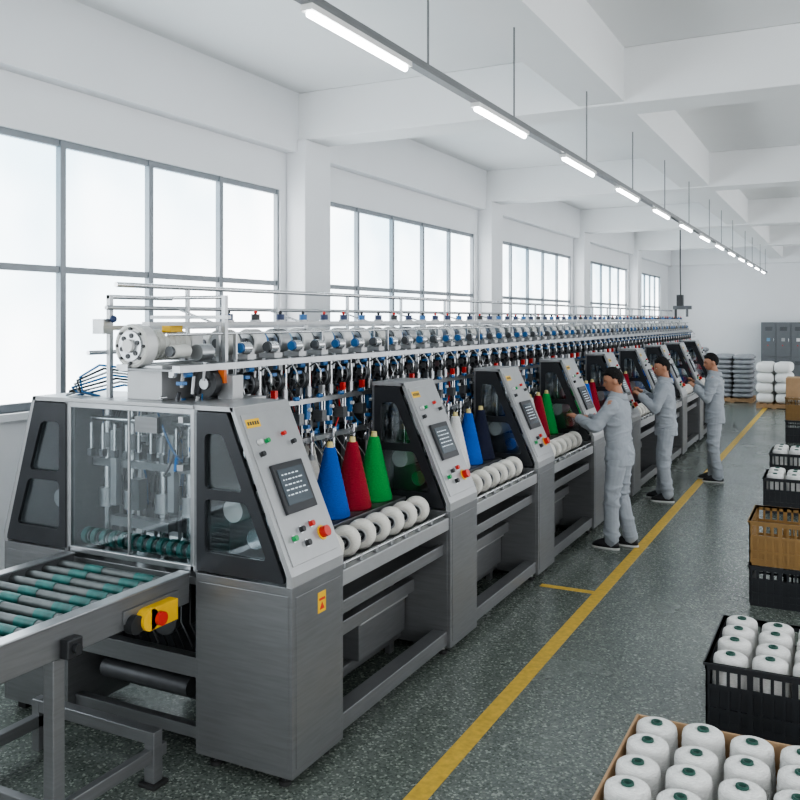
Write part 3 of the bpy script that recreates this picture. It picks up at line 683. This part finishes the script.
sacks(-1.95, -1.15, 23.1, 24.2, 2, 2, 4, .25, 'bagw', 'white filled sack stacked on a wooden pallet', 'white sacks on a pallet')
sacks(-3.15, -2.15, 24.4, 25.4, 2, 2, 9, .125, 'bagg', 'grey plastic-wrapped sack in a tall pallet stack', 'grey sacks on a pallet')
sacks(-4.5, -3.5, 25.6, 26.6, 2, 2, 9, .14, 'bagg', 'grey plastic-wrapped sack in a tall pallet stack', 'grey sacks on a pallet')
sacks(-1.0, -.1, 22.6, 23.6, 2, 2, 2, .25, 'bagw', 'white filled sack stacked on a wooden pallet', 'white sacks on a pallet')
lk = MB().box(-2.3, -.2, 28.9, 29.4, 0, 2.1, 'locker').obj('locker_cabinet', label='dark grey metal cabinet with vented doors against the wall', category='locker', bevel=.005)
for i in range(5):
    x = -2.28 + i * .416
    for z0, z1 in ((.08, 1.02), (1.06, 2.06)):
        m = MB().box(x, x + .395, 28.88, 28.9, z0, z1, 'locker')
        for q in range(4): m.box(x + .1, x + .3, 28.875, 28.88, z1 - .12 - q * .03, z1 - .108 - q * .03, 'black')
        if z0 > 1: m.box(x + .14, x + .24, 28.875, 28.88, 1.52, 1.62, ('cyan', 'steel_l', 'white')[i % 3]).box(x + .16, x + .19, 28.87, 28.88, 1.38, 1.41, 'red')
        m.box(x + .33, x + .35, 28.86, 28.88, (z0 + z1) / 2 - .05, (z0 + z1) / 2 + .05, 'chrome')
        m.obj('door', lk)
m = MB().tube([(-3.35, 20.6, ZC), (-3.35, 20.6, 3.3), (-3.34, 20.6, 2.75)], .015, 'black').box(-3.42, -3.28, 20.53, 20.67, 2.5, 2.75, 'black').box(-3.5, -3.1, 20.55, 20.65, 2.42, 2.5, 'steel_d')
m.cyl((-3.45, 20.6, 2.2), (-3.45, 20.6, 2.42), .03, 'black').cyl((-3.2, 20.6, 2.25), (-3.2, 20.6, 2.42), .03, 'steel_d')
m.obj('hanging_hoist', label='small black hoist hanging from the ceiling on a cable', category='hoist')

# ------------------------------------------------------------ people
def remesh(mb, name, vox, smooth_it=4, wr=0.0, seed=0, folds=()):
    tmp = mb.obj(name + '_tmp', origin=(0, 0, 0))
    md = tmp.modifiers.new('r', 'REMESH'); md.mode = 'VOXEL'; md.voxel_size = vox; md.use_smooth_shade = True
    sm = tmp.modifiers.new('s', 'SMOOTH'); sm.iterations = smooth_it; sm.factor = .5
    dg = bpy.context.evaluated_depsgraph_get(); dg.update()
    me = bpy.data.meshes.new_from_object(tmp.evaluated_get(dg)); me.name = name
    bpy.data.objects.remove(tmp)
    if wr > 0:
        nrm = [v.normal.copy() for v in me.vertices]
        for v, n in zip(me.vertices, nrm):
            x, y, z = v.co
            w = noise.noise(V((x, y, z)) * 4 + V((seed, 0, 0))) * .25
            q = V((x * 4 + z * 3.5, y * 4 + w, z * 7 - x * 3 + w)) + V((seed * 3.1, 0, 0))
            e = max(0, 1 - abs(noise.noise(q)) * 4.5)
            e2 = max(0, 1 - abs(noise.noise(q * 2.1 + V((9, 3, 1)))) * 4.5)
            amp = .5
            for (fp, fr) in folds: amp += 1.1 * math.exp(-((v.co - fp).length / fr) ** 2)
            v.co += n * (noise.noise(V((x, y, z)) * 5 + V((0, seed, 0))) * wr * .25 + (e * .9 + e2 * .3) * wr * amp)
    me.materials.clear(); me.materials.append(M[mb.mats[0]])
    for p in me.polygons: p.use_smooth = True
    return me
HC = V((0, .025, 1.615))
def headpt(d, grow=0.0):
    x, y, z = d
    rx, ry, rz = .074, .094, .112
    p = V((x * rx, y * ry, z * rz))
    if z < 0:
        s = min(1, -z)
        p.x *= 1 - .3 * s ** 1.5
        if y < 0: p.y *= 1 - .4 * s
    if y > 0:
        g = lambda cx, cz, sx, sz: math.exp(-((p.x - cx) / sx) ** 2 - ((p.z - cz) / sz) ** 2)
        fy = 0
        fy += .022 * g(0, -.03, .012, .013) + .012 * g(0, -.01, .009, .02)
        fy -= .012 * (g(.03, .0, .016, .012) + g(-.03, .0, .016, .012))
        fy += .006 * g(0, .022, .05, .01) + .008 * g(0, -.062, .022, .011) + .015 * g(0, -.095, .03, .02) + .01 * g(0, -.075, .05, .03)
        p.y += fy
    return p * (1 + grow)
def build_head(mb, rot, c):
    n, k = 48, 36; vs = []
    for j in range(k + 1):
        a = math.pi * j / k - math.pi / 2
        for i in range(n):
            t = 6.28318530718 * i / n
            vs.append(c + rot @ headpt((math.cos(a) * math.cos(t), math.cos(a) * math.sin(t), math.sin(a))))
    fs = [(j * n + i, j * n + (i + 1) % n, (j + 1) * n + (i + 1) % n, (j + 1) * n + i) for j in range(k) for i in range(n)]
    mb.add(vs, fs, 'skin', True)
    for s in (-1, 1): mb.ball(c + rot @ V((s * .075, -.008, -.012)), (.011, .018, .029), 'skin', 12, 8, rot)
def build_hair(rot, c, seed):
    n, k = 72, 54; vs = []; m = MB()
    for j in range(k + 1):
        a = math.pi * j / k - math.pi / 2
        for i in range(n):
            t = 6.28318530718 * i / n; d = V((math.cos(a) * math.cos(t), math.cos(a) * math.sin(t), math.sin(a)))
            y = d.y
            if y > .45: lim = .5
            elif y > .12: lim = .3 + (y - .12) / .33 * .2
            elif y > -.02: lim = -.18 + (y + .02) / .14 * .48
            elif y > -.3: lim = .05
            else: lim = .05 - min(1, (-.3 - y) / .2) * .6
            lim += .08 * noise.noise(d * 14 + V((seed, 2, 0)))
            w = max(0, min(1, (d.z - lim) / .14))
            p = headpt(d) * (.93 + w * .1)
            spike = noise.noise(d * 20 + V((seed, 0, 0))) + .5 * noise.noise(d * 40 + V((seed, 0, 0)))
            p += d * w * (.007 * spike + .014 * max(0, d.z))
            vs.append(c + rot @ p)
    fs = [(j * n + i, j * n + (i + 1) % n, (j + 1) * n + (i + 1) % n, (j + 1) * n + i) for j in range(k) for i in range(n)]
    return m.add(vs, fs, 'hair', True)
def build_hand(mb, wrist, d, nrm, side, curl=.5):
    d = V(d).normalized(); nrm = V(nrm).normalized(); s = V(side).normalized()
    mb.limb([wrist, wrist + d * .02], [.026, .026], 'skin', 10)
    for o in (-.026, -.009, .009, .026): mb.limb([wrist + s * o * .6, wrist + d * .085 + s * o], [.016, .0135], 'skin', 8)
    for o, L in ((.03, .068), (.0105, .076), (-.0105, .07), (-.03, .055)):
        p = wrist + d * .085 + s * o; a = 0; pts = [p]
        for q in (.42, .32, .26):
            a += curl * (.5 if q > .4 else .9)
            p = p + (d * math.cos(a) + nrm * math.sin(a)) * L * q; pts.append(p)
        mb.limb(pts, [.0092, .0088, .0082, .0072], 'skin', 8)
    b = wrist + d * .025 + s * .024
    mb.limb([b, b + (s * .7 + d * .7 + nrm * .25) * .035, b + (s * .75 + d * 1.15 + nrm * .6) * .05], [.014, .011, .009], 'skin', 8)

def person(loc, heading, pose, label, seed, scale=1.0):
    P = pose; c = HC + P.get('head_off', V((0, 0, 0)))
    rot = Matrix.Rotation(P.get('yaw', 0), 3, 'Z') @ Matrix.Rotation(-P.get('pitch', .2), 3, 'X')
    sk = MB()
    build_head(sk, rot, c)
    sh = P.get('lean', 0)
    neck0 = V((0, sh - .012, 1.44))
    sk.limb([neck0, c + V((0, -.022, -.07))], [.056, .05], 'skin')
    tors = [(0, 0, .86, .13, .09), (0, 0, .95, .15, .1), (0, sh * .4, 1.08, .135, .09), (0, sh * .7, 1.22, .15, .1), (0, sh, 1.34, .165, .105), (0, sh, 1.42, .14, .08), (0, sh, 1.46, .06, .055)]
    sk.loft(tors, 'skin')
    for s, key in ((-1, 'L'), (1, 'R')):
        S = V((s * .17, sh, 1.385)); E = V(P['el' + key]); W = V(P['wr' + key])
        sk.limb([S, E, W], [.048, .04, .026], 'skin')
        H = V((s * .085, 0, .9)); K = V(P['kn' + key]); A = V(P['an' + key])
        sk.limb([H, K, A], [.085, .055, .04], 'skin')
        sk.limb([A, A + V((0, .1, -.05))], [.04, .03], 'skin')
        d = V(P.get('hd' + key, (W - E).normalized())); nrm = V(P.get('pn' + key, (0, -.2, -1)))
        side = d.cross(nrm) * 1
        if side.x * s > 0: side = -side
        build_hand(sk, W, d, nrm, side, P.get('curl', .55))
    me = remesh(sk, 'person', .0062, 2)
    o = bpy.data.objects.new('person', me); COL.objects.link(o)
    o['label'] = label; o['category'] = 'person'
    def child(me, name):
        q = bpy.data.objects.new(name, me); COL.objects.link(q); q.parent = o; return q
    j = MB()
    j.loft([(0, .0, .8, .168, .128), (0, .0, .87, .17, .128), (0, 0, .96, .16, .118), (0, sh * .4, 1.04, .155, .112), (0, sh * .7, 1.2, .168, .118), (0, sh, 1.32, .182, .12), (0, sh, 1.39, .17, .102), (0, sh, 1.435, .12, .085), (0, sh, 1.47, .075, .068)], 'cloth', 28)
    folds = []
    for s, key in ((-1, 'L'), (1, 'R')):
        S = V((s * .155, sh, 1.37)); E = V(P['el' + key]); W = V(P['wr' + key]); d = (W - E).normalized()
        m2 = S.lerp(E, .5)
        j.limb([S, m2, E, E.lerp(W, .5), W - d * .03], [.067, .065, .057, .053, .044], 'cloth', 14)
        folds += [(E, .13), (V((s * .12, sh, 1.28)), .1), (W, .1)]
    folds += [(V((0, 0, .95)), .2)]
    child(remesh(j, 'jacket', .0075, 2, .011, seed, folds), 'jacket')
    t = MB(); folds = []
    t.loft([(0, 0, .8, .15, .115), (0, 0, .88, .165, .122), (0, 0, .97, .158, .114), (0, 0, 1.02, .145, .105)], 'cloth')
    for s, key in ((-1, 'L'), (1, 'R')):
        H = V((s * .083, 0, .86)); K = V(P['kn' + key]); A = V(P['an' + key])
        t.limb([H, H.lerp(K, .5), K, K.lerp(A, .5), A + V((0, -.005, .005))], [.096, .087, .073, .07, .067], 'cloth', 14)
        folds += [(K, .14), (A, .16)]
    child(remesh(t, 'trousers', .0075, 2, .011, seed + 5, folds), 'trousers')
    for s, key in ((-1, 'L'), (1, 'R')):
        A = V(P['an' + key]); x, y, z = A; zb = z - .09
        m = MB()
        m.loft([(x, y + .055, zb + .022, .046, .135), (x, y + .05, zb + .05, .045, .13), (x, y + .03, zb + .075, .04, .1), (x, y + .0, zb + .11, .036, .055)], 'shoe')
        m.loft([(x, y + .055, zb, .047, .138), (x, y + .055, zb + .018, .048, .14)], 'sole')
        q = m.obj('shoe', origin=(0, 0, 0)); q.parent = o
    h = build_hair(rot, c, seed).obj('hair', origin=(0, 0, 0)); h.parent = o
    for s in (-1, 1):
        m = MB().ball(c + rot @ V((s * .03, .073, .0)), (.012, .008, .005), 'white', 10, 8, rot).ball(c + rot @ V((s * .03, .078, .0)), (.0055, .004, .005), 'hair', 8, 6, rot)
        q = m.obj('eye', origin=(0, 0, 0)); q.parent = o
        q = MB().ball(c + rot @ V((s * .031, .082, .02)), (.015, .005, .0028), 'hair', 10, 6, rot).obj('eyebrow', origin=(0, 0, 0)); q.parent = o
    q = MB().ball(c + rot @ V((0, .092, -.062)), (.02, .006, .005), 'lips', 12, 8, rot).obj('mouth', origin=(0, 0, 0)); q.parent = o
    q = MB().lathe((0, sh - .01, 1.447), [(.09, 0), (.102, -.008), (.096, .012), (.078, .05), (.07, .052), (.068, .036)], 'cloth', (0, -.18, 1), 28).obj('collar', origin=(0, 0, 0)); q.parent = o
    q = MB().box(-.004, .004, sh * .6 + .112, sh * .6 + .122, .86, 1.4, 'seam').obj('zip_placket', origin=(0, 0, 0)); q.parent = o
    for s, key in ((-1, 'L'), (1, 'R')):
        E = V(P['el' + key]); W = V(P['wr' + key]); d = (W - E).normalized()
        q = MB().cyl(W - d * .05, W - d * .005, .047, 'seam', .043, 18).obj('cuff', origin=(0, 0, 0)); q.parent = o
    o.location = loc; o.rotation_euler = (0, 0, heading); o.scale = (scale,) * 3
    return o
p1 = dict(lean=.03, pitch=.25, yaw=.3, head_off=V((0, .035, -.005)), elL=(-.235, .17, 1.17), elR=(.22, .18, 1.16), wrL=(-.15, .37, 1.24), wrR=(.1, .36, 1.22),
          knL=(-.09, .05, .5), knR=(.09, .02, .5), anL=(-.1, .05, .09), anR=(.1, -.07, .09), curl=.5)
person((-1.93, 8.42, 0), math.radians(84), p1, 'man in light grey workwear reaching both hands to the controls', 1, 1.0)
p2 = dict(lean=.02, pitch=.2, yaw=.25, head_off=V((0, .02, 0)), elL=(-.235, .1, 1.13), elR=(.225, .12, 1.15), wrL=(-.16, .28, 1.27), wrR=(.12, .3, 1.3),
          knL=(-.09, .03, .5), knR=(.09, .03, .5), anL=(-.1, -.02, .09), anR=(.1, .06, .09), curl=.7)
person((-1.93, 10.86, 0), math.radians(95), p2, 'man in light grey workwear handling yarn with raised hands', 2, 1.0)
p3 = dict(lean=.01, pitch=.2, yaw=.25, head_off=V((0, .02, 0)), elL=(-.225, .08, 1.13), elR=(.225, .1, 1.14), wrL=(-.15, .24, 1.28), wrR=(.13, .28, 1.32),
          knL=(-.085, .02, .5), knR=(.09, .03, .5), anL=(-.09, -.04, .09), anR=(.1, .04, .09), curl=.6)
person((-1.57, 12.45, 0), math.radians(92), p3, 'man in light grey workwear standing with forearms raised', 3, 1.0)

# ------------------------------------------------------------ light, world, camera
wd = bpy.data.worlds.new('world'); scn.world = wd; wd.use_nodes = True
bg = wd.node_tree.nodes['Background']; bg.inputs[0].default_value = (.95, .975, 1, 1); bg.inputs[1].default_value = 2.3
cam = bpy.data.cameras.new('camera'); co = bpy.data.objects.new('camera', cam); COL.objects.link(co); scn.camera = co
co.location = (0, 0, 2.2); co.rotation_euler = (math.pi / 2, 0, math.atan(445 / 870))
cam.sensor_width = 36; cam.lens = 870 / 800 * 36; cam.shift_y = -81 / 800; cam.clip_end = 200
